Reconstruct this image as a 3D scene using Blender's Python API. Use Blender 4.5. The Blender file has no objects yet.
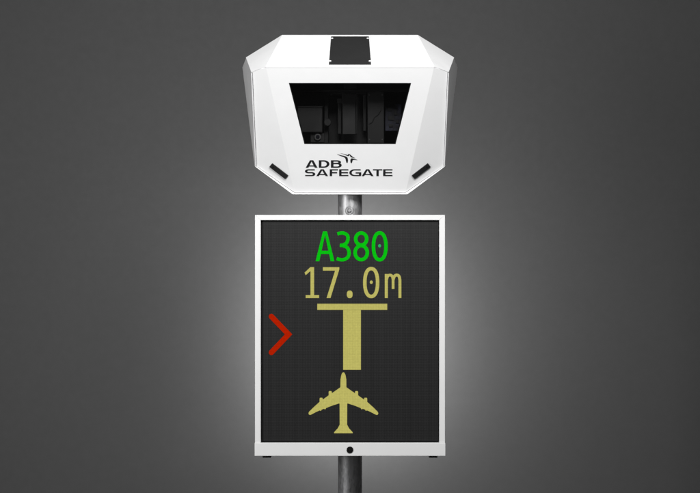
import bpy, bmesh, math, random
from mathutils import Vector, Matrix, Quaternion

S = bpy.context.scene
COL = S.collection
random.seed(4)

# ------------------------------------------------------------------ camera
ZC = 2.9                 # lens height above the studio floor
DIST = 6.0               # lens to the front of the sensor housing
PX = 0.005               # metres per photograph pixel at the housing front
cam = bpy.data.cameras.new('camera')
cam.sensor_width = 36.0
cam.lens = 36.0 * DIST / (700 * PX)
cam.clip_end = 60
camo = bpy.data.objects.new('camera', cam)
camo.location = (0, -DIST, ZC)
camo.rotation_euler = (math.radians(90), 0, 0)
COL.objects.link(camo)
S.camera = camo

# ------------------------------------------------------------------ world and lamps
w = bpy.data.worlds.new('World')
S.world = w
w.use_nodes = True
bgn = w.node_tree.nodes['Background']
bgn.inputs[0].default_value = (1, 1, 1, 1)
bgn.inputs[1].default_value = 0.035


def aim(o, target):
    d = Vector(target) - o.location
    o.rotation_euler = d.to_track_quat('-Z', 'Y').to_euler()


def area(name, loc, target, sx, sy, power, spread=180):
    l = bpy.data.lights.new(name, 'AREA')
    l.shape = 'RECTANGLE'
    l.size, l.size_y = sx, sy
    l.energy = power
    l.spread = math.radians(spread)      # honeycomb grid on the softbox
    o = bpy.data.objects.new(name, l)
    o.location = loc
    aim(o, target)
    COL.objects.link(o)
    return o


area('key_softbox', (0.45, -3.1, ZC + 2.75), (-0.1, 0, ZC + 0.32), 2.0, 1.4, 174, 155)
area('strip_softbox', (-4.0, -3.3, ZC + 0.4), (0, 0, ZC + 0.1), 0.45, 2.4, 130)
area('top_softbox', (0, -0.4, ZC + 3.4), (0, 0.1, ZC + 0.9), 1.4, 1.0, 8)
# background light behind the display, throwing a pool on the backdrop
area('backdrop_light', (0, 2.27, ZC - 0.64), (0, 3.0, ZC - 0.64), 0.2, 1.15, 49)

vs = S.view_settings
vs.view_transform = 'Standard'
vs.look = 'None'
vs.exposure = 0.0
vs.gamma = 1.0
vs.use_curve_mapping = False
S.cycles.max_bounces = 8
S.cycles.transparent_max_bounces = 8

# ------------------------------------------------------------------ materials
def mat(name, color=(.8, .8, .8), rough=.5, metal=0.0, spec=.5):
    m = bpy.data.materials.new(name)
    m.use_nodes = True
    b = m.node_tree.nodes['Principled BSDF']
    b.inputs['Base Color'].default_value = (*color, 1)
    b.inputs['Roughness'].default_value = rough
    b.inputs['Metallic'].default_value = metal
    b.inputs['Specular IOR Level'].default_value = spec
    return m, m.node_tree, b


def node(nt, kind, **kw):
    n = nt.nodes.new(kind)
    for k, v in kw.items():
        setattr(n, k, v)
    return n


def world_pos(nt):
    return node(nt, 'ShaderNodeNewGeometry').outputs['Position']


def noise(nt, vec, scale, detail=3, rough=.5):
    n = node(nt, 'ShaderNodeTexNoise')
    n.inputs['Scale'].default_value = scale
    n.inputs['Detail'].default_value = detail
    n.inputs['Roughness'].default_value = rough
    nt.links.new(vec, n.inputs['Vector'])
    return n.outputs['Fac']


def ramp(nt, fac, stops):
    r = node(nt, 'ShaderNodeValToRGB')
    el = r.color_ramp.elements
    while len(el) < len(stops):
        el.new(.5)
    for e, (p, c) in zip(el, stops):
        e.position = p
        e.color = (*c, 1) if isinstance(c, tuple) else (c, c, c, 1)
    nt.links.new(fac, r.inputs['Fac'])
    return r.outputs['Color']


def bump(nt, b, height, strength, dist):
    n = node(nt, 'ShaderNodeBump')
    n.inputs['Strength'].default_value = strength
    n.inputs['Distance'].default_value = dist
    nt.links.new(height, n.inputs['Height'])
    nt.links.new(n.outputs['Normal'], b.inputs['Normal'])


def painted(name, lo, hi, rough, spec=.5):
    m, nt, b = mat(name, rough=rough)
    p = world_pos(nt)
    nt.links.new(ramp(nt, noise(nt, p, 5, 5, .65), [(.3, lo), (.7, hi)]), b.inputs['Base Color'])
    nt.links.new(ramp(nt, noise(nt, p, 17, 4, .6), [(.3, rough - .06), (.7, rough + .06)]), b.inputs['Roughness'])
    bump(nt, b, noise(nt, p, 420, 2), .06, .001)
    b.inputs['Specular IOR Level'].default_value = spec
    return m


M = {}
M['white'] = painted('white_powder_coat', (.79, .79, .79), (.82, .82, .82), .42)
M['frame'] = painted('white_frame_paint', (.715, .715, .71), (.74, .74, .735), .38)
M['backdrop'] = painted('grey_backdrop_paint', (.075, .075, .075), (.078, .078, .078), .85)
M['black'] = painted('black_plate_paint', (.020, .020, .020), (.024, .024, .024), .62, .12)
M['slot'] = mat('black_slot_plastic', (.010, .010, .010), .45)[0]
M['rubber'] = mat('black_rubber', (.003, .003, .003), .7, 0, .12)[0]
M['ink'] = mat('black_vinyl_print', (.010, .010, .011), .5, 0, .2)[0]
M['screw'] = mat('zinc_screw', (.75, .75, .75), .42, .85)[0]
M['inner'] = mat('dark_inner_lining', (.006, .006, .006), .7)[0]
M['unit'] = painted('grey_sensor_casing', (.026, .026, .026), (.033, .033, .033), .5, .3)
M['unit_dark'] = painted('charcoal_sensor_casing', (.014, .014, .014), (.018, .018, .018), .5, .3)
M['lens'] = mat('lens_glass', (.02, .02, .025), .08)[0]
M['lens_ring'] = mat('lens_ring_metal', (.16, .16, .16), .4, .5)[0]
m_, nt, b = mat('blue_black_board', (.01, .011, .02), .5)
nt.links.new(ramp(nt, noise(nt, world_pos(nt), 60, 3), [(.4, (.006, .006, .014)), (.65, (.035, .038, .075))]), b.inputs['Base Color'])
M['board'] = m_

# galvanised steel
m_, nt, b = mat('galvanised_steel', (.5, .5, .5), .4, .8)
p = world_pos(nt)
mp = node(nt, 'ShaderNodeMapping')
mp.inputs['Scale'].default_value = (1, 1, .3)
nt.links.new(p, mp.inputs['Vector'])
v = node(nt, 'ShaderNodeTexVoronoi')
v.inputs['Scale'].default_value = 150
v.inputs['Randomness'].default_value = 1
nt.links.new(mp.outputs['Vector'], v.inputs['Vector'])
mixn = node(nt, 'ShaderNodeMix', data_type='FLOAT')
mixn.inputs[0].default_value = .6
nt.links.new(v.outputs['Color'], mixn.inputs[2])
nt.links.new(noise(nt, mp.outputs['Vector'], 40, 5, .7), mixn.inputs[3])
nt.links.new(ramp(nt, mixn.outputs[0], [(.28, (.33, .33, .335)), (.72, (.60, .60, .605))]), b.inputs['Base Color'])
nt.links.new(ramp(nt, mixn.outputs[0], [(.2, .38), (.8, .58)]), b.inputs['Roughness'])
M['galv'] = m_

# window glass: clear tinted pane with a Fresnel surface reflection
m_ = bpy.data.materials.new('tinted_window_glass')
m_.use_nodes = True
nt = m_.node_tree
for n in list(nt.nodes):
    if n.type != 'OUTPUT_MATERIAL':
        nt.nodes.remove(n)
out = [n for n in nt.nodes if n.type == 'OUTPUT_MATERIAL'][0]
tr = node(nt, 'ShaderNodeBsdfTransparent')
tr.inputs[0].default_value = (.72, .72, .72, 1)
gl = node(nt, 'ShaderNodeBsdfGlossy')
gl.inputs['Roughness'].default_value = .03
fr = node(nt, 'ShaderNodeFresnel')
gg = node(nt, 'ShaderNodeNewGeometry')
mr = node(nt, 'ShaderNodeMapRange')       # the same glass seen from its inner face
mr.inputs['To Min'].default_value = 1.45
mr.inputs['To Max'].default_value = 1 / 1.45
nt.links.new(gg.outputs['Backfacing'], mr.inputs['Value'])
nt.links.new(mr.outputs['Result'], fr.inputs[0])
mx = node(nt, 'ShaderNodeMixShader')
nt.links.new(fr.outputs[0], mx.inputs[0])
nt.links.new(tr.outputs[0], mx.inputs[1])
nt.links.new(gl.outputs[0], mx.inputs[2])
nt.links.new(mx.outputs[0], out.inputs['Surface'])
M['glass'] = m_

LED = 0.0080            # LED pitch


def led_grid(nt):
    """1 on a diode, falling to 0 between diodes (object space of the board)."""
    p = world_pos(nt)
    sep = node(nt, 'ShaderNodeSeparateXYZ')
    nt.links.new(p, sep.inputs[0])
    outs = []
    for ax in ('X', 'Z'):
        a = node(nt, 'ShaderNodeMath', operation='MULTIPLY')
        a.inputs[1].default_value = 2 * math.pi / LED
        nt.links.new(sep.outputs[ax], a.inputs[0])
        c = node(nt, 'ShaderNodeMath', operation='COSINE')
        nt.links.new(a.outputs[0], c.inputs[0])
        outs.append(c.outputs[0])
    s = node(nt, 'ShaderNodeMath', operation='ADD')
    nt.links.new(outs[0], s.inputs[0])
    nt.links.new(outs[1], s.inputs[1])
    f = node(nt, 'ShaderNodeMapRange')
    f.inputs['From Min'].default_value = -2
    f.inputs['From Max'].default_value = 2
    nt.links.new(s.outputs[0], f.inputs['Value'])
    return f.outputs['Result'], p


def led_mat(name, color, strength=1.0):
    m, nt, b = mat(name, (.0, .0, .0), .6, 0, 0)
    f, p = led_grid(nt)
    lo = tuple(c * .90 for c in color)
    hi = tuple(min(1, c * 1.07) for c in color)
    nt.links.new(ramp(nt, f, [(.1, lo), (.9, hi)]), b.inputs['Emission Color'])
    v = node(nt, 'ShaderNodeMapRange')
    v.inputs['From Min'].default_value = .3
    v.inputs['From Max'].default_value = .7
    v.inputs['To Min'].default_value = strength * .94
    v.inputs['To Max'].default_value = strength * 1.06
    nt.links.new(noise(nt, p, 130, 2), v.inputs['Value'])
    nt.links.new(v.outputs['Result'], b.inputs['Emission Strength'])
    return m


M['led_yellow'] = led_mat('yellow_led', (.50, .46, .125))
M['led_green'] = led_mat('green_led', (.003, .52, .006))
M['led_red'] = led_mat('red_led', (.43, .014, .001))
M['led_teal'] = led_mat('dim_green_led', (.03, .42, .12))

m_, nt, b = mat('unlit_led_face', (.02, .02, .02), .40, 0, .4)
f, p = led_grid(nt)
sx = node(nt, 'ShaderNodeSeparateXYZ')
nt.links.new(p, sx.inputs[0])
cm = node(nt, 'ShaderNodeMath', operation='MULTIPLY')          # columns of diodes, each batch a little different
cm.inputs[1].default_value = 1 / (LED * 3)
nt.links.new(sx.outputs['X'], cm.inputs[0])
cf = node(nt, 'ShaderNodeMath', operation='FLOOR')
nt.links.new(cm.outputs[0], cf.inputs[0])
wn = node(nt, 'ShaderNodeTexWhiteNoise', noise_dimensions='1D')
nt.links.new(cf.outputs[0], wn.inputs['W'])
mxc = node(nt, 'ShaderNodeMix', data_type='FLOAT')
mxc.inputs[0].default_value = .13
nt.links.new(f, mxc.inputs[2])
nt.links.new(wn.outputs['Value'], mxc.inputs[3])
nt.links.new(ramp(nt, mxc.outputs[0], [(.12, .009), (.9, .021)]), b.inputs['Base Color'])
bump(nt, b, f, .12, .001)
M['screen'] = m_

# ------------------------------------------------------------------ geometry helpers
EYE = Vector((0, -DIST, ZC))


def P(u, v, y):
    k = PX * (DIST + y) / DIST
    return Vector(((u - 350) * k, y, ZC + (246.5 - v) * k))


def hit(u, v, a, b, c):
    n = (b - a).cross(c - a)
    d = P(u, v, 0) - EYE
    return EYE + d * ((a - EYE).dot(n) / d.dot(n))


def mir(v):
    return Vector((-v.x, v.y, v.z))


def link_mesh(name, verts, faces, material, parent=None, smooth=False):
    """One mesh object whose origin sits at the centre of its bounds."""
    lo = Vector([min(v[i] for v in verts) for i in range(3)])
    hi = Vector([max(v[i] for v in verts) for i in range(3)])
    c = (lo + hi) / 2
    me = bpy.data.meshes.new(name)
    me.from_pydata([tuple(Vector(v) - c) for v in verts], [], faces)
    me.materials.append(material)
    if smooth:
        for pl in me.polygons:
            pl.use_smooth = True
    me.update()
    o = bpy.data.objects.new(name, me)
    COL.objects.link(o)
    o.location = c
    if parent:
        o.parent = parent
        q = parent
        off = Vector((0, 0, 0))
        while q:
            off += q.location
            q = q.parent
        o.location = c - off
    return o


def bevel(o, width, seg=2):
    m = o.modifiers.new('bevel', 'BEVEL')
    m.width = width
    m.segments = seg
    m.limit_method = 'ANGLE'
    m.angle_limit = math.radians(30)
    return o


def box(name, lo, hi, material, parent, bev=0.0):
    x0, y0, z0 = lo
    x1, y1, z1 = hi
    vs_ = [(x0, y0, z0), (x1, y0, z0), (x1, y1, z0), (x0, y1, z0), (x0, y0, z1), (x1, y0, z1), (x1, y1, z1), (x0, y1, z1)]
    fs = [(0, 3, 2, 1), (4, 5, 6, 7), (0, 1, 5, 4), (1, 2, 6, 5), (2, 3, 7, 6), (3, 0, 4, 7)]
    o = link_mesh(name, vs_, fs, material, parent)
    if bev:
        bevel(o, bev)
    return o


def pbox(name, u0, v0, u1, v1, y, depth, material, parent, bev=.002):
    a, b_ = P(u0, v1, y), P(u1, v0, y)
    return box(name, (a.x, y, a.z), (b_.x, y + depth, b_.z), material, parent, bev)


def orient(pts, faces, centre):
    """Wind every face away from centre."""
    res = []
    for f in faces:
        q = [pts[i] for i in f]
        n = Vector((0, 0, 0))
        for i in range(len(q)):
            n += q[i].cross(q[(i + 1) % len(q)])
        mid = sum(q, Vector((0, 0, 0))) / len(q)
        res.append(tuple(f) if n.dot(mid - centre) > 0 else tuple(reversed(f)))
    return res


def shell(name, pts, faces, centre, thick, material, parent, bev=0.0):
    """Folded sheet metal: the faces are its outside, thickness goes inwards."""
    fs = orient(pts, faces, centre)
    o = link_mesh(name, pts, fs, material, parent)
    m = o.modifiers.new('thickness', 'SOLIDIFY')
    m.thickness = thick
    m.offset = -1
    m.use_even_offset = True
    if bev:
        m = o.modifiers.new('bevel', 'BEVEL')
        m.width = bev
        m.segments = 2
        m.limit_method = 'ANGLE'
        m.angle_limit = math.radians(60)
    return o


def cyl(name, c, axis, r, length, material, parent, seg=32, bev=0.0, smooth=True, r2=None):
    """Solid of revolution from c along axis."""
    axis = Vector(axis).normalized()
    q = Vector((0, 0, 1)).rotation_difference(axis)
    r2 = r if r2 is None else r2
    prof = [(0, 0), (r - bev, 0), (r, bev), (r2, length - bev), (r2 - bev, length), (0, length)] if bev else [(0, 0), (r, 0), (r2, length), (0, length)]
    vs_, fs = [], []
    for (rr, h) in prof:
        for k in range(seg):
            a = 2 * math.pi * k / seg
            vs_.append(Vector(c) + q @ Vector((rr * math.cos(a), rr * math.sin(a), h)))
    n = len(prof)
    vs2, fs = [], []
    for i in range(1, n - 1):
        vs2 += vs_[i * seg:(i + 1) * seg]
    rings = n - 2
    for i in range(rings - 1):
        for k in range(seg):
            a, b_ = i * seg + k, i * seg + (k + 1) % seg
            fs.append((a, b_, b_ + seg, a + seg))
    fs.append(tuple(reversed(range(seg))))
    fs.append(tuple(range((rings - 1) * seg, rings * seg)))
    o = link_mesh(name, vs2, fs, material, parent)
    if smooth:
        for pl in o.data.polygons:
            pl.use_smooth = len(pl.vertices) == 4 and (rings == 2 or True)
        m = o.modifiers.new('edges', 'EDGE_SPLIT')
        m.split_angle = math.radians(40)
    return o


def empty(name, loc, label, cat, group=None):
    o = bpy.data.objects.new(name, None)
    o.location = loc
    o.empty_display_size = .1
    o['label'] = label
    o['category'] = cat
    COL.objects.link(o)
    return o


# ---- flat print: strokes and polygons in a 2D plane, placed by a function
def arc(cx, cy, rx, ry, a0, a1, n=14):
    return [(cx + rx * math.cos(math.radians(a0 + (a1 - a0) * i / n)), cy + ry * math.sin(math.radians(a0 + (a1 - a0) * i / n))) for i in range(n + 1)]


def ring_path(cx, cy, rx, ry, e=2.0, n=48):
    r = []
    for i in range(n):
        a = 2 * math.pi * i / n
        c, s = math.cos(a), math.sin(a)
        r.append((cx + rx * math.copysign(abs(c) ** (2 / e), c), cy + ry * math.copysign(abs(s) ** (2 / e), s)))
    return r


def spline(pts, n=8):
    q = [pts[0]] + list(pts) + [pts[-1]]
    r = []
    for i in range(1, len(q) - 2):
        p0, p1, p2, p3 = q[i - 1], q[i], q[i + 1], q[i + 2]
        for k in range(n):
            t = k / n
            r.append(tuple(.5 * (2 * p1[j] + (p2[j] - p0[j]) * t + (2 * p0[j] - 5 * p1[j] + 4 * p2[j] - p3[j]) * t * t + (3 * p1[j] - p0[j] - 3 * p2[j] + p3[j]) * t ** 3) for j in (0, 1)))
    r.append(tuple(pts[-1]))
    return r


def stroke(path, width, closed=False, round_cap=False):
    """Mitred ribbon along a path; width is a number or one per point."""
    n = len(path)
    W = width if isinstance(width, (list, tuple)) else [width] * n
    vs_, fs = [], []
    for i, (x, y) in enumerate(path):
        a = path[i - 1] if (i > 0 or closed) else None
        c = path[(i + 1) % n] if (i < n - 1 or closed) else None
        d1 = Vector((x - a[0], y - a[1])).normalized() if a else None
        d2 = Vector((c[0] - x, c[1] - y)).normalized() if c else None
        if d1 is None: d1 = d2
        if d2 is None: d2 = d1
        t = (d1 + d2)
        t = t.normalized() if t.length > 1e-6 else d1
        nrm = Vector((-t.y, t.x))
        k = 1 / max(.35, nrm.dot(Vector((-d1.y, d1.x))))
        h = W[i] / 2 * k
        vs_ += [(x + nrm.x * h, y + nrm.y * h), (x - nrm.x * h, y - nrm.y * h)]
    for i in range(n if closed else n - 1):
        j = (i + 1) % n
        fs.append((2 * i, 2 * i + 1, 2 * j + 1, 2 * j))
    polys = [[vs_[i] for i in f] for f in fs]
    if round_cap:
        for end, other in ((path[0], path[1]), (path[-1], path[-2])):
            a = math.degrees(math.atan2(end[1] - other[1], end[0] - other[0]))
            polys.append(arc(end[0], end[1], W[0] / 2, W[0] / 2, a - 90, a + 90, 12))
    return polys


def flat(name, layers, place, material, parent, step=.00012):
    """layers: list of lists of 2D polygons; later layers lie a hair above earlier ones."""
    bm = bmesh.new()
    for li, polys in enumerate(layers):
        seen = {}
        for poly in polys:
            q = []
            for (u, v_) in poly:
                key = (round(u, 4), round(v_, 4))
                if key not in seen:
                    seen[key] = bm.verts.new(place(u, v_, li * step))
                if seen[key] not in q:
                    q.append(seen[key])
            if len(q) > 2:
                try:
                    bm.faces.new(q)
                except ValueError:
                    pass
    bm.normal_update()
    bmesh.ops.triangulate(bm, faces=[f for f in bm.faces if len(f.verts) > 4])
    bm.normal_update()
    for f in bm.faces:
        if f.normal.y > 0:
            f.normal_flip()
    bm.verts.index_update()
    vs_ = [v_.co.copy() for v_ in bm.verts]
    fs = [[v_.index for v_ in f.verts] for f in bm.faces]
    bm.free()
    return link_mesh(name, vs_, fs, material, parent)


# ------------------------------------------------------------------ backdrop: wall sweeping into the floor
WALL = 3.0
prof = [(-9.0, 0.0)] + [(WALL - 1.0 + math.sin(math.radians(a)), 1.0 - math.cos(math.radians(a))) for a in range(0, 91, 6)] + [(WALL, 8.0)]
vv, ff = [], []
for (y, z) in prof:
    vv += [(-8, y, z), (8, y, z)]
for i in range(len(prof) - 1):
    ff.append((2 * i, 2 * i + 1, 2 * i + 3, 2 * i + 2))
bd = link_mesh('studio_backdrop', vv, ff, M['backdrop'], smooth=True)
bd['kind'] = 'structure'

# ------------------------------------------------------------------ pole
PY = 0.40
PR = 12 * PX * (DIST + PY) / DIST
POLE_TOP = ZC + .36
pole = empty('support_pole', (0, PY, 0), 'round galvanised steel pole carrying the white housing and the display board', 'pole')
cyl('tube', (0, PY, 0.02), (0, 0, 1), PR, POLE_TOP - .02, M['galv'], pole, 64)
flange = cyl('base_flange', (0, PY, 0), (0, 0, 1), PR * 2.1, .02, M['galv'], pole, 48, .003)
for k in range(4):
    a = math.radians(45 + 90 * k)
    cyl('flange_bolt', (PR * 1.6 * math.cos(a), PY + PR * 1.6 * math.sin(a), .02), (0, 0, 1), .014, .014, M['screw'], flange, 6, 0, False)
# bolt with a washer on the pole front, just above the display
bc = P(349.4, 210.6, PY - PR)
washer = cyl('washer', (bc.x, PY - PR + .0035, bc.z), (0, -1, 0), .0225, .006, M['galv'], pole, 40, .003)
cyl('bolt_head', (bc.x, PY - PR - .003, bc.z), (0, -1, 0), .0115, .009, M['galv'], washer, 24, .005)

# ------------------------------------------------------------------ sensor housing
house = empty('sensor_housing', (0, PY, P(350, 194.3, .295).z), 'faceted white sensor housing with dark window on top of the pole', 'housing')
HC = Vector((0, .33, ZC + .58))
F1 = P(266, 67.4, 0)
F4 = P(294.3, 192.2, .30)
F2 = P(252.6, 72.6, .03)
F3 = hit(256.6, 166.2, F1, F4, F2)
F1r, F2r, F3r, F4r = map(mir, (F1, F2, F3, F4))
W1, W2 = hit(288.8, 83, F1, F4, F1r), hit(304.4, 144.4, F1, F4, F1r)
W1r, W2r = mir(W1), mir(W2)
NF = (F4 - F1).cross(F1r - F1).normalized()
if NF.y > 0:
    NF = -NF
pts = [F1, F1r, F4r, F4, F2, F3, F2r, F3r, W1, W1r, W2r, W2]
shell('front_cover', pts, [(0, 1, 9, 8), (1, 2, 10, 9), (2, 3, 11, 10), (3, 0, 8, 11), (0, 4, 5, 3), (1, 6, 7, 2)], HC, .006, M['white'], house)

# hood: sloping top panel with the two cut corners, folded from one sheet
C1 = P(282.1, 35, .42)
C2 = P(265.5, 66.8, -.002)
C3 = P(251.2, 71.9, .062)
C4 = hit(245.9, 57.5, C1, C2, C3)
C1r, C2r, C3r, C4r = map(mir, (C1, C2, C3, C4))
shell('hood', [C1, C1r, C2r, C2, C3, C4, C3r, C4r], [(0, 1, 2, 3), (0, 3, 4, 5), (1, 7, 6, 2)], HC, .005, M['white'], house)
NH = (C2 - C1).cross(C1r - C1).normalized()
if NH.z < 0:
    NH = -NH

# rim: turned edge round the front cover
R1 = P(251.0, 72.6, .032)
R2 = P(255.3, 166.8, F3.y)
R3 = P(292.7, 194.4, .295)
inner = [F2 + Vector((-.0022, 0, 0)), F3 + Vector((-.002, 0, -.0012)), F4 + Vector((-.0006, 0, -.0024))]
inner += [mir(p_) for p_ in reversed(inner)]
outer = [R1, R2, R3, mir(R3), mir(R2), mir(R1)]
fw = Vector((0, -.007, 0))
vs_, fs = [], []
for i_, o_ in zip(inner, outer):
    vs_ += [i_ + fw * .4, i_ + fw, o_ + fw, o_ + Vector((0, .035, 0)), i_ + Vector((0, .035, 0))]
for i in range(5):
    for k in range(5):
        a, b_ = i * 5 + k, i * 5 + (k + 1) % 5
        fs.append((a, b_, b_ + 5, a + 5))
fs += [(0, 1, 2, 3, 4), (25, 29, 28, 27, 26)]
rim = link_mesh('rim', vs_, fs, M['white'], house)
bevel(rim, .0016)

# side panels, underside, back
S1 = hit(242.1, 67.5, C3, C4, R2)
S2 = hit(254.2, 166.1, C3, C4, R2)
B1 = P(300, 176, .52)
B0 = P(282.1, 38, .62)
for s in (1, -1):
    g = (lambda v: v) if s == 1 else mir
    off = Vector((s * .002, 0, 0))
    shell('side_panel', [g(C3) + off, g(C4) + off, g(S1) + off, g(S2) + off, g(R2) + off + Vector((0, .02, 0))], [(0, 1, 2, 3, 4)], HC, .004, M['white'], house)
    shell('underside_panel', [g(R2) + Vector((0, .02, .004)), g(S2), g(B1), g(R3) + Vector((0, .02, .004))], [(0, 1, 2), (0, 2, 3)], HC, .004, M['white'], house)
shell('bottom_panel', [R3 + Vector((0, .02, .003)), mir(R3) + Vector((0, .02, .003)), mir(B1), B1], [(0, 1, 2, 3)], HC, .004, M['white'], house)
bk = [C1, C4, S1, S2, B1, mir(B1), mir(S2), mir(S1), C4r, C1r, Vector((0, .78, ZC + .80)), Vector((0, .55, ZC + .45))]
bc_ = Vector((0, .45, ZC + .62))
bk = [bc_ + (p_ - bc_) * .985 for p_ in bk]
shell('back_panel', bk, [(0, 1, 10), (1, 2, 10), (2, 3, 10), (3, 11, 10), (3, 4, 11), (4, 5, 11), (5, 6, 11), (6, 10, 11), (6, 7, 10), (7, 8, 10), (8, 9, 10), (9, 0, 10)], HC, .004, M['white'], house)

# black access plate on the hood, with its screws
def on_hood(u, v, h=0.0):
    return hit(u, v, C1, C2, C1r) + NH * h


q = [on_hood(331.1, 37.1), on_hood(368.9, 37.1), on_hood(371.1, 64.9), on_hood(328.9, 64.9)]
plate = link_mesh('access_plate', [p_ + NH * .0004 for p_ in q] + [p_ + NH * .0044 for p_ in q],
                  [(0, 1, 2, 3), (7, 6, 5, 4), (0, 4, 5, 1), (1, 5, 6, 2), (2, 6, 7, 3), (3, 7, 4, 0)], M['black'], house)
bm = bmesh.new(); bm.from_mesh(plate.data); bmesh.ops.recalc_face_normals(bm, faces=bm.faces); bm.to_mesh(plate.data); bm.free()
bevel(plate, .0012)
for (u, v) in ((332.2, 39.4), (367.8, 39.4), (330.2, 62.2), (369.8, 62.2)):
    cyl('screw', on_hood(u, v, .0040), NH, .0062, .004, M['white'], plate, 20, .0012)

# vent slots low on the two side facets
for s in (1, -1):
    cor = [hit(u, v, F1, F4, F2) for (u, v) in ((272.4, 162.9), (269.4, 166.6), (285.4, 178.9), (288.6, 175.3))]
    nf = (cor[1] - cor[0]).cross(cor[2] - cor[0]).normalized()
    if nf.y > 0:
        nf = -nf
    g = (lambda v: v) if s == 1 else mir
    vs8 = [g(c + nf * .0005) for c in cor] + [g(c + nf * .006) for c in cor]
    fl = [(0, 1, 2, 3), (7, 6, 5, 4), (0, 4, 5, 1), (1, 5, 6, 2), (2, 6, 7, 3), (3, 7, 4, 0)]
    o = link_mesh('vent_slot', vs8, orient([Vector(v) for v in vs8], fl, sum((Vector(v) for v in vs8), Vector((0, 0, 0))) / 8), M['slot'], house)
    bevel(o, .002)
    mid = sum((g(c) for c in cor), Vector((0, 0, 0))) / 4
    ax = (g(cor[3]) - g(cor[0])).normalized()
    nn = g(nf)
    cyl('slot_screw', mid - ax * .036 + nn * .006, nn, .004, .002, M['rubber'], o, 14)

# window pane and what is seen through it
pane = [W1, W1r, W2r, W2]
d0 = -NF * .0075
shell('window_pane', [p_ + d0 for p_ in pane], [(0, 1, 2, 3)], HC, .004, M['glass'], house)
# rubber gasket round the opening
gin = [hit(290.0, 83.8, F1, F4, F1r), hit(410.0, 83.8, F1, F4, F1r), hit(394.6, 143.7, F1, F4, F1r), hit(305.4, 143.7, F1, F4, F1r)]
shell('window_gasket', [p_ - NF * .003 for p_ in pane] + [p_ - NF * .003 for p_ in gin], [(0, 1, 5, 4), (1, 2, 6, 5), (2, 3, 7, 6), (3, 0, 4, 7)], HC, .004, M['rubber'], house)
# lining box behind the window
ly = .46
li = [P(284, 79, .05), P(416, 79, .05), P(408, 150, .24), P(292, 150, .24), P(284, 82, ly), P(416, 82, ly), P(408, 150, ly), P(292, 150, ly)]
link_mesh('inner_lining', li, [(4, 5, 6, 7), (0, 4, 7, 3), (1, 2, 6, 5), (0, 1, 5, 4), (3, 7, 6, 2)], M['inner'], house)
pbox('cross_rail', 292, 89.6, 409, 91.8, .19, .02, M['unit_dark'], house)
pbox('top_bracket', 344, 80, 357, 88.5, .15, .03, M['unit_dark'], house)
cb = pbox('camera_box', 297.5, 106.5, 322.5, 132.3, .21, .10, M['unit'], house, .004)
pbox('box_lid', 297.5, 106.0, 322.5, 107.6, .206, .06, M['unit_dark'], cb, .001)
lb = pbox('lens_block', 310.5, 133.4, 324.5, 142.5, .235, .06, M['unit'], house)
c = P(317.8, 137.2, .235)
lr = cyl('lens_ring', (c.x, .236, c.z), (0, -1, 0), .0175, .014, M['lens_ring'], lb, 32, .002)
cyl('lens', (c.x, .223, c.z), (0, -1, 0), .0105, .0035, M['lens'], lr, 28, .001)
kn = P(327.7, 122.7, .21)
cyl('adjuster_knob', (kn.x, .22, kn.z), (0, -1, 0), .019, .03, M['unit'], house, 24, .003)
pbox('frame_post', 324.3, 91.5, 328.2, 143, .25, .03, M['unit'], house)
pbox('scanner_back_plate', 328.4, 92, 367, 143.2, .33, .01, M['unit_dark'], house)
pbox('scanner_top_plate', 330, 91.9, 366, 94.0, .24, .09, M['unit_dark'], house)
mp_ = pbox('mirror_plate', 342.4, 92.4, 355.4, 134.6, .235, .015, M['unit'], house)
mp_.rotation_euler = (math.radians(-4), 0, math.radians(5))
pbox('mirror_edge', 355.6, 93.0, 357.6, 134, .245, .02, M['unit_dark'], house, .001)
pbox('mirror_strut', 338.0, 101, 341.4, 134, .27, .02, M['slot'], house)
pbox('motor_block', 337.4, 98.5, 342.0, 103.5, .262, .03, M['unit'], house)
pbox('guide_rod', 363.2, 94, 366.2, 131, .27, .02, M['unit'], house)
rp = pbox('side_plate', 367.6, 92, 384, 143, .215, .012, M['unit'], house)
for (u, v) in ((369.4, 95), (382.2, 95), (369.4, 139.5), (382.2, 139.5)):
    q_ = P(u, v, .215)
    cyl('plate_screw', (q_.x, .215, q_.z), (0, -1, 0), .004, .003, M['lens_ring'], rp, 12, .0008)


def tube(name, path, r, material, parent, seg=8):
    pv, pf = [], []
    for i_, p_ in enumerate(path):
        t = (path[min(i_ + 1, len(path) - 1)] - path[max(i_ - 1, 0)]).normalized()
        a = t.cross(Vector((0, 1, 0.01))).normalized()
        b2 = t.cross(a)
        for k in range(seg):
            an = 2 * math.pi * k / seg
            pv.append(p_ + (a * math.cos(an) + b2 * math.sin(an)) * r)
    for i_ in range(len(path) - 1):
        for k in range(seg):
            k2 = (k + 1) % seg
            pf.append((i_ * seg + k, i_ * seg + k2, (i_ + 1) * seg + k2, (i_ + 1) * seg + k))
    return link_mesh(name, pv, pf, material, parent, True)


tube('cable', [P(u, v, .2135) for u, v in spline([(368.5, 124), (372, 122.5), (374.5, 117.5), (378, 115), (381, 110)], 6)], .0022, M["unit_dark"], rp)
cbd = pbox('circuit_board', 385, 104, 401.5, 131, .28, .006, M['board'], house)
for (u, v, w_, h_) in ((388, 108, 4, 3), (394, 110, 3, 5), (388, 116, 6, 4), (396, 120, 3, 3), (389, 124, 4, 3)):
    pbox('chip', u, v, u + w_, v + h_, .274, .006, M['slot'], cbd, .001)

# ---- lettering on the housing
def on_front(u, v, h=0.0):
    return hit(u, v, F1, F4, F1r) + NF * (.0006 + h)


XS = 1.85   # horizontal stretch of the wide typeface


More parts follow.
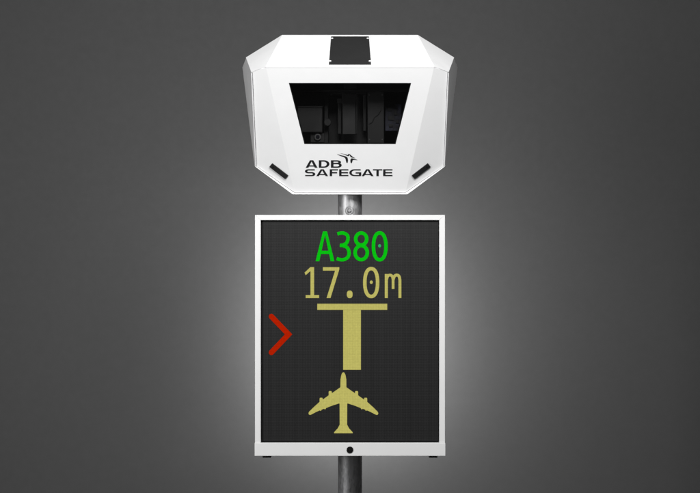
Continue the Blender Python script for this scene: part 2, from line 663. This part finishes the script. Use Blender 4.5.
def letter_paths(ch, W, H, t):
    h = t / 2
    if ch == 'D':
        r = H / 2 - h
        rx = min(r * .75, W * .5)
        return [stroke([(h, h)] + arc(W - h - rx, H / 2, rx, r, -90, 90, 18) + [(h, H - h)], t, True)]
    if ch == 'B':
        H1 = H * .52
        r1, r2 = (H1 - t) / 2, (H - H1 + t - t) / 2
        rx = W * .28
        return [stroke([(h, h)] + arc(W * .94 - h - rx, h + r1, rx, r1, -90, 90, 12) + [(h, H1 - h)], t, True),
                stroke([(h, H1 - h)] + arc(W - h - rx, H - h - r2, rx, r2, -90, 90, 12) + [(h, H - h)], t, True)]
    if ch == 'S':
        r = (H - t) / 4
        rx = W * .24
        return [stroke([(W * .95, h)] + arc(h + rx, h + r, rx, r, -90, -270, 14) + arc(W - h - rx, h + 3 * r, rx, r, -90, 90, 14) + [(W * .03, H - h)], t)]
    if ch == 'E':
        return [stroke([(W, h), (h, h), (h, H - h), (W, H - h)], t), [[(t * .9, H / 2 - h), (W * .96, H / 2 - h), (W * .96, H / 2 + h), (t * .9, H / 2 + h)]]]
    if ch == 'F':
        return [stroke([(W, h), (h, h), (h, H)], t), [[(t * .9, H / 2 - h), (W * .9, H / 2 - h), (W * .9, H / 2 + h), (t * .9, H / 2 + h)]]]
    if ch == 'T':
        return [[[(0, 0), (W, 0), (W, t), (0, t)]], [[(W / 2 - h, t * .9), (W / 2 + h, t * .9), (W / 2 + h, H), (W / 2 - h, H)]]]
    if ch == 'G':
        r = H / 2 - h
        rx = W * .36
        return [stroke([(W * .95, h)] + arc(h + rx, H / 2, rx, r, -90, -270, 20) + [(W - h * 1.2, H - h), (W - h, H * .86), (W - h, H * .53), (W * .52, H * .53)], t)]
    if ch == 'A':
        m = W / 2
        k = t * 1.05
        tw = t * .62

        def ix(y):
            return k + (m - k) * (1 - (y - t * .95) / (H - t * .95))
        y0, y1 = H * .68, H * .68 + t * .85
        return [[[(0, H), (k, H), (m, t * .95), (m, 0), (m - tw, 0)], [(W, H), (W - k, H), (m, t * .95), (m, 0), (m + tw, 0)],
                 [(ix(y0), y0), (W - ix(y0), y0), (W - ix(y1), y1), (ix(y1), y1)]]]
    return []


def print_word(items, top, bottom, t):
    for ch, u0, u1 in items:
        Wd = (u1 - u0) / XS
        lay = letter_paths(ch, Wd, bottom - top, t)
        flat('letter', lay, lambda x, y, h, u0=u0: on_front(u0 + x * XS, top + y, h), M['ink'], house)


print_word([('A', 305.6, 317.6), ('D', 318.8, 329.4), ('B', 330.9, 341.7)], 160.2, 167.8, 1.42)
print_word([('S', 304.9, 315.3), ('A', 316.2, 328.2), ('F', 329.7, 338.0), ('E', 339.1, 348.4), ('G', 349.3, 361.3), ('A', 361.6, 373.6), ('T', 372.9, 382.3), ('E', 383.1, 392.5)], 169.2, 176.2, 1.3)


def taper(pts_, ws, n=8):
    p_ = spline(pts_, n)
    k = len(p_) - 1
    wl = []
    for i in range(len(p_)):
        f = i / k * (len(ws) - 1)
        a = min(int(f), len(ws) - 2)
        wl.append(ws[a] + (ws[a + 1] - ws[a]) * (f - a))
    return stroke(p_, [x * 1.55 for x in wl])


flat('logo_emblem', [
    taper([(337.2, 154.3), (340.8, 155.6), (344.2, 156.6), (346.3, 158.0), (346.9, 160.2), (347.1, 162.9)], [.15, .6, .9, 1.5, 1.5, .7]),
    taper([(340.6, 153.4), (344.5, 154.3), (347.4, 155.4), (348.5, 155.2), (348.7, 153.9)], [.1, .35, .7, 1.1, .5]),
    taper([(349.4, 154.2), (350.4, 155.4), (351.3, 156.5), (353.0, 157.4), (355.2, 158.2)], [.4, .7, 1.1, .5, .1]),
    taper([(351.3, 163.1), (351.4, 161), (351.9, 159.4), (354, 159.4), (357.5, 160.0)], [.7, 1.4, 1.5, .7, .1]),
], lambda x, y, h: on_front(x, y, h), M['ink'], house)

# ------------------------------------------------------------------ display board
DY = -0.06                                  # front of its frame
def DP(u, v):
    return P(u, v, DY)


bx0, bx1 = DP(255, 0).x, DP(445, 0).x
ix0, ix1 = DP(260.7, 0).x, DP(439.3, 0).x
zt, zit, zib, zb = DP(0, 215).z, DP(0, 220.1).z, DP(0, 442.9).z, DP(0, 455.7).z
board = empty('display_board', (0, -.01, zb), 'tall white framed dark guidance display showing A380 and a yellow aircraft', 'display')
DEP = .10


def rail(name, quad, y0, y1):
    a = [Vector((x, y0, z)) for x, z in quad] + [Vector((x, y1, z)) for x, z in quad]
    fl = [(0, 1, 2, 3), (7, 6, 5, 4), (0, 4, 5, 1), (1, 5, 6, 2), (2, 6, 7, 3), (3, 7, 4, 0)]
    o = link_mesh(name, a, orient(a, fl, sum(a, Vector((0, 0, 0))) / 8), M['frame'], board)
    return bevel(o, .0010)


g_ = .0002
rail('frame_rail', [(bx0 + g_, zt), (bx1 - g_, zt), (ix1 - g_, zit), (ix0 + g_, zit)], DY, DY + DEP)
rail('frame_rail', [(bx0, zt - g_), (ix0, zit - g_), (ix0, zib + g_), (bx0, zib + g_)], DY, DY + DEP)
rail('frame_rail', [(bx1, zt - g_), (ix1, zit - g_), (ix1, zib + g_), (bx1, zib + g_)], DY, DY + DEP)
rail('bottom_rail', [(bx0 - .0015, zib), (bx1 + .0015, zib), (bx1 + .0015, zb), (bx0 - .0015, zb)], DY - .004, DY + DEP)
box('back_panel', (ix0 - .004, DY + DEP - .02, zib - .004), (ix1 + .004, DY + DEP - .004, zit + .004), M['frame'], board)
SY = DY + .012
# black gasket strips between frame and screen
gw = .0070
gy0, gy1 = SY + .006, SY + .02
box('gasket_strip', (ix0, gy0, zib), (ix0 + gw, gy1, zit), M['rubber'], board)
box('gasket_strip', (ix1 - gw * .6, gy0, zib), (ix1, gy1, zit), M['rubber'], board)
box('gasket_strip', (ix0 + gw, gy0, zit - gw * .8), (ix1 - gw * .6, gy1, zit), M['rubber'], board)
box('gasket_strip', (ix0 + gw, gy0, zib), (ix1 - gw * .6, gy1, zib + gw * 1.2), M['rubber'], board)
screen = box('screen', (ix0 + gw, SY, zib + gw * 1.2), (ix1 - gw * .6, SY + .03, zit - gw * .8), M['screen'], board)
# lock and feet
lk = DP(349.9, 449.6)
lock = cyl('lock', (lk.x, DY - .004, lk.z), (0, -1, 0), .0165, .004, M['rubber'], board, 40, .001)
box('keyhole', (lk.x - .0012, DY - .0086, lk.z - .005), (lk.x + .0012, DY - .0079, lk.z + .005), M['slot'], lock)
for u in (266.6, 433.4):
    f0 = DP(u, 456)
    box('foot', (f0.x - .021, DY + .012, zb - .012), (f0.x + .021, DY + .05, zb), M['rubber'], board, .002)
# bracket arms to the pole
for v in (262, 412):
    zz = DP(0, v).z
    br = box('pole_bracket', (-.10, DY + DEP - .004, zz - .05), (.10, PY - PR + .012, zz + .05), M['galv'], board, .004)

# ---- what the display shows
def on_screen(u, v, h=0.0):
    p_ = P(u, v, SY)
    return Vector((p_.x, SY - .0008 - h, p_.z))


def show(name, layers, m, label=None):
    o = flat(name, layers, on_screen, m, screen)
    if label:
        o['label'] = label
    return o


G, Y, Rd = M['led_green'], M['led_yellow'], M['led_red']
# A
lx = 319.3 + (261.2 - 250.8) / 26.3 * 5.7
lx2 = 319.3 + (261.2 - 254.0) / 26.3 * 5.7
show('letter', [[[(315.6, 261.2), (319.3, 261.2), (325, 234.9), (325, 231.4), (323, 231.4)],
                 [(334.4, 261.2), (330.7, 261.2), (325, 234.9), (325, 231.4), (327, 231.4)],
                 [(lx, 250.8), (650 - lx, 250.8), (650 - lx2, 254.0), (lx2, 254.0)]]], G, 'green capital letter A')
sw = 3.5
show('digit', [stroke(spline([(337.4, 234.0), (340, 233.2), (343.6, 233.1), (347.2, 235.2), (348.0, 239.0), (346.2, 243.3), (342.2, 245.2), (339.8, 245.3)]), 3.4),
               stroke(spline([(339.8, 245.3), (343.0, 245.6), (347.3, 247.7), (349.0, 252.6), (347.7, 257.3), (343.6, 259.6), (339.8, 259.5), (336.7, 258.6)]), 3.4)], G, 'green digit three')
show('digit', [stroke(ring_path(361.2, 239.0, 5.5, 6.0), 3.5, True), stroke(ring_path(361.2, 252.6, 6.1, 7.0), 3.5, True)], G, 'green digit eight')
show('digit', [stroke(ring_path(379.7, 246.3, 6.2, 13.4, 2.25), sw, True)], G, 'green digit zero')
show('zero_dot', [[ring_path(379.6, 245.8, 1.5, 1.7, 2, 20)]], M['led_teal'])
show('digit', [[[(310.4, 267.1), (314.1, 267.1), (314.1, 295.1), (319.1, 295.1), (319.1, 298.0), (305.7, 298.0), (305.7, 295.1), (310.5, 295.1), (310.5, 270.9), (305.7, 275.2), (304.6, 272.6)]]], Y, 'yellow digit one')
show('digit', [[[(322.9, 267.2), (339.3, 267.2), (339.3, 269.3), (330.5, 298.0), (326.6, 298.0), (335.1, 270.6), (322.9, 270.6)]]], Y, 'yellow digit seven')
show('decimal_point', [[ring_path(349.7, 294.3, 2.9, 3.8, 2.4, 28)]], Y)
show('digit', [stroke(ring_path(371.2, 282.5, 6.4, 13.9, 2.25), sw, True)], Y, 'yellow digit zero')
show('zero_dot', [[ring_path(371.3, 282.2, 1.5, 1.7, 2, 20)]], Y)
show('letter', [[[(384.8, 274.0), (387.8, 274.0), (387.8, 298.0), (384.8, 298.0)]],
                stroke(spline([(386.6, 280.0), (387.6, 276.4), (389.9, 275.0), (392.2, 276.3), (393.1, 279.5)]) + [(393.1, 289.0)], 2.7),
                stroke(spline([(393.1, 280.0), (394.3, 276.4), (396.7, 275.0), (399.0, 276.3), (399.9, 280.0)]) + [(399.9, 298.0)], 2.9)], Y, 'yellow small letter m')
show('stop_bar', [[[(317.3, 303.7), (387.2, 303.7), (387.2, 309.8), (317.3, 309.8)]]], Y, 'yellow horizontal stop bar')
show('lead_in_line', [[[(343.2, 309.9), (360.9, 309.9), (360.9, 369.7), (343.2, 369.7)]]], Y, 'wide yellow vertical lead-in line')
ax = 343.4
half = [(0, 372.2), (1.1, 372.7), (2.1, 375.0), (2.9, 379.5), (3.0, 387.2), (6.4, 389.6), (11.6, 393.2),
        (11.6, 391.8), (12.1, 391.0), (14.2, 391.0), (14.7, 391.8), (14.7, 395.3), (20.7, 399.6),
        (20.7, 398.6), (21.2, 397.7), (23.3, 397.7), (23.8, 398.6), (23.8, 401.8), (30.0, 407.4), (34.4, 411.8), (34.9, 413.2), (34.4, 414.6), (33.0, 414.9),
        (27.0, 411.8), (23.6, 410.3), (22.6, 410.9), (21.6, 409.5), (19.4, 408.7), (18.2, 409.4), (17.2, 407.9), (10.5, 405.3), (4.2, 403.3), (3.8, 404.0), (3.7, 424.6), (5.6, 428.2), (9.3, 432.2), (9.3, 433.1), (0, 433.1)]
show('aircraft_symbol', [[[(ax + x, y) for x, y in half] + [(ax - x, y) for x, y in reversed(half[1:-1])]]], Y, 'yellow four engined aircraft seen from above')
show('direction_arrow', [stroke([(271.4, 316.4), (288.6, 334.3), (271.4, 352.4)], 5.3, False, True)], Rd, 'red arrow pointing right')
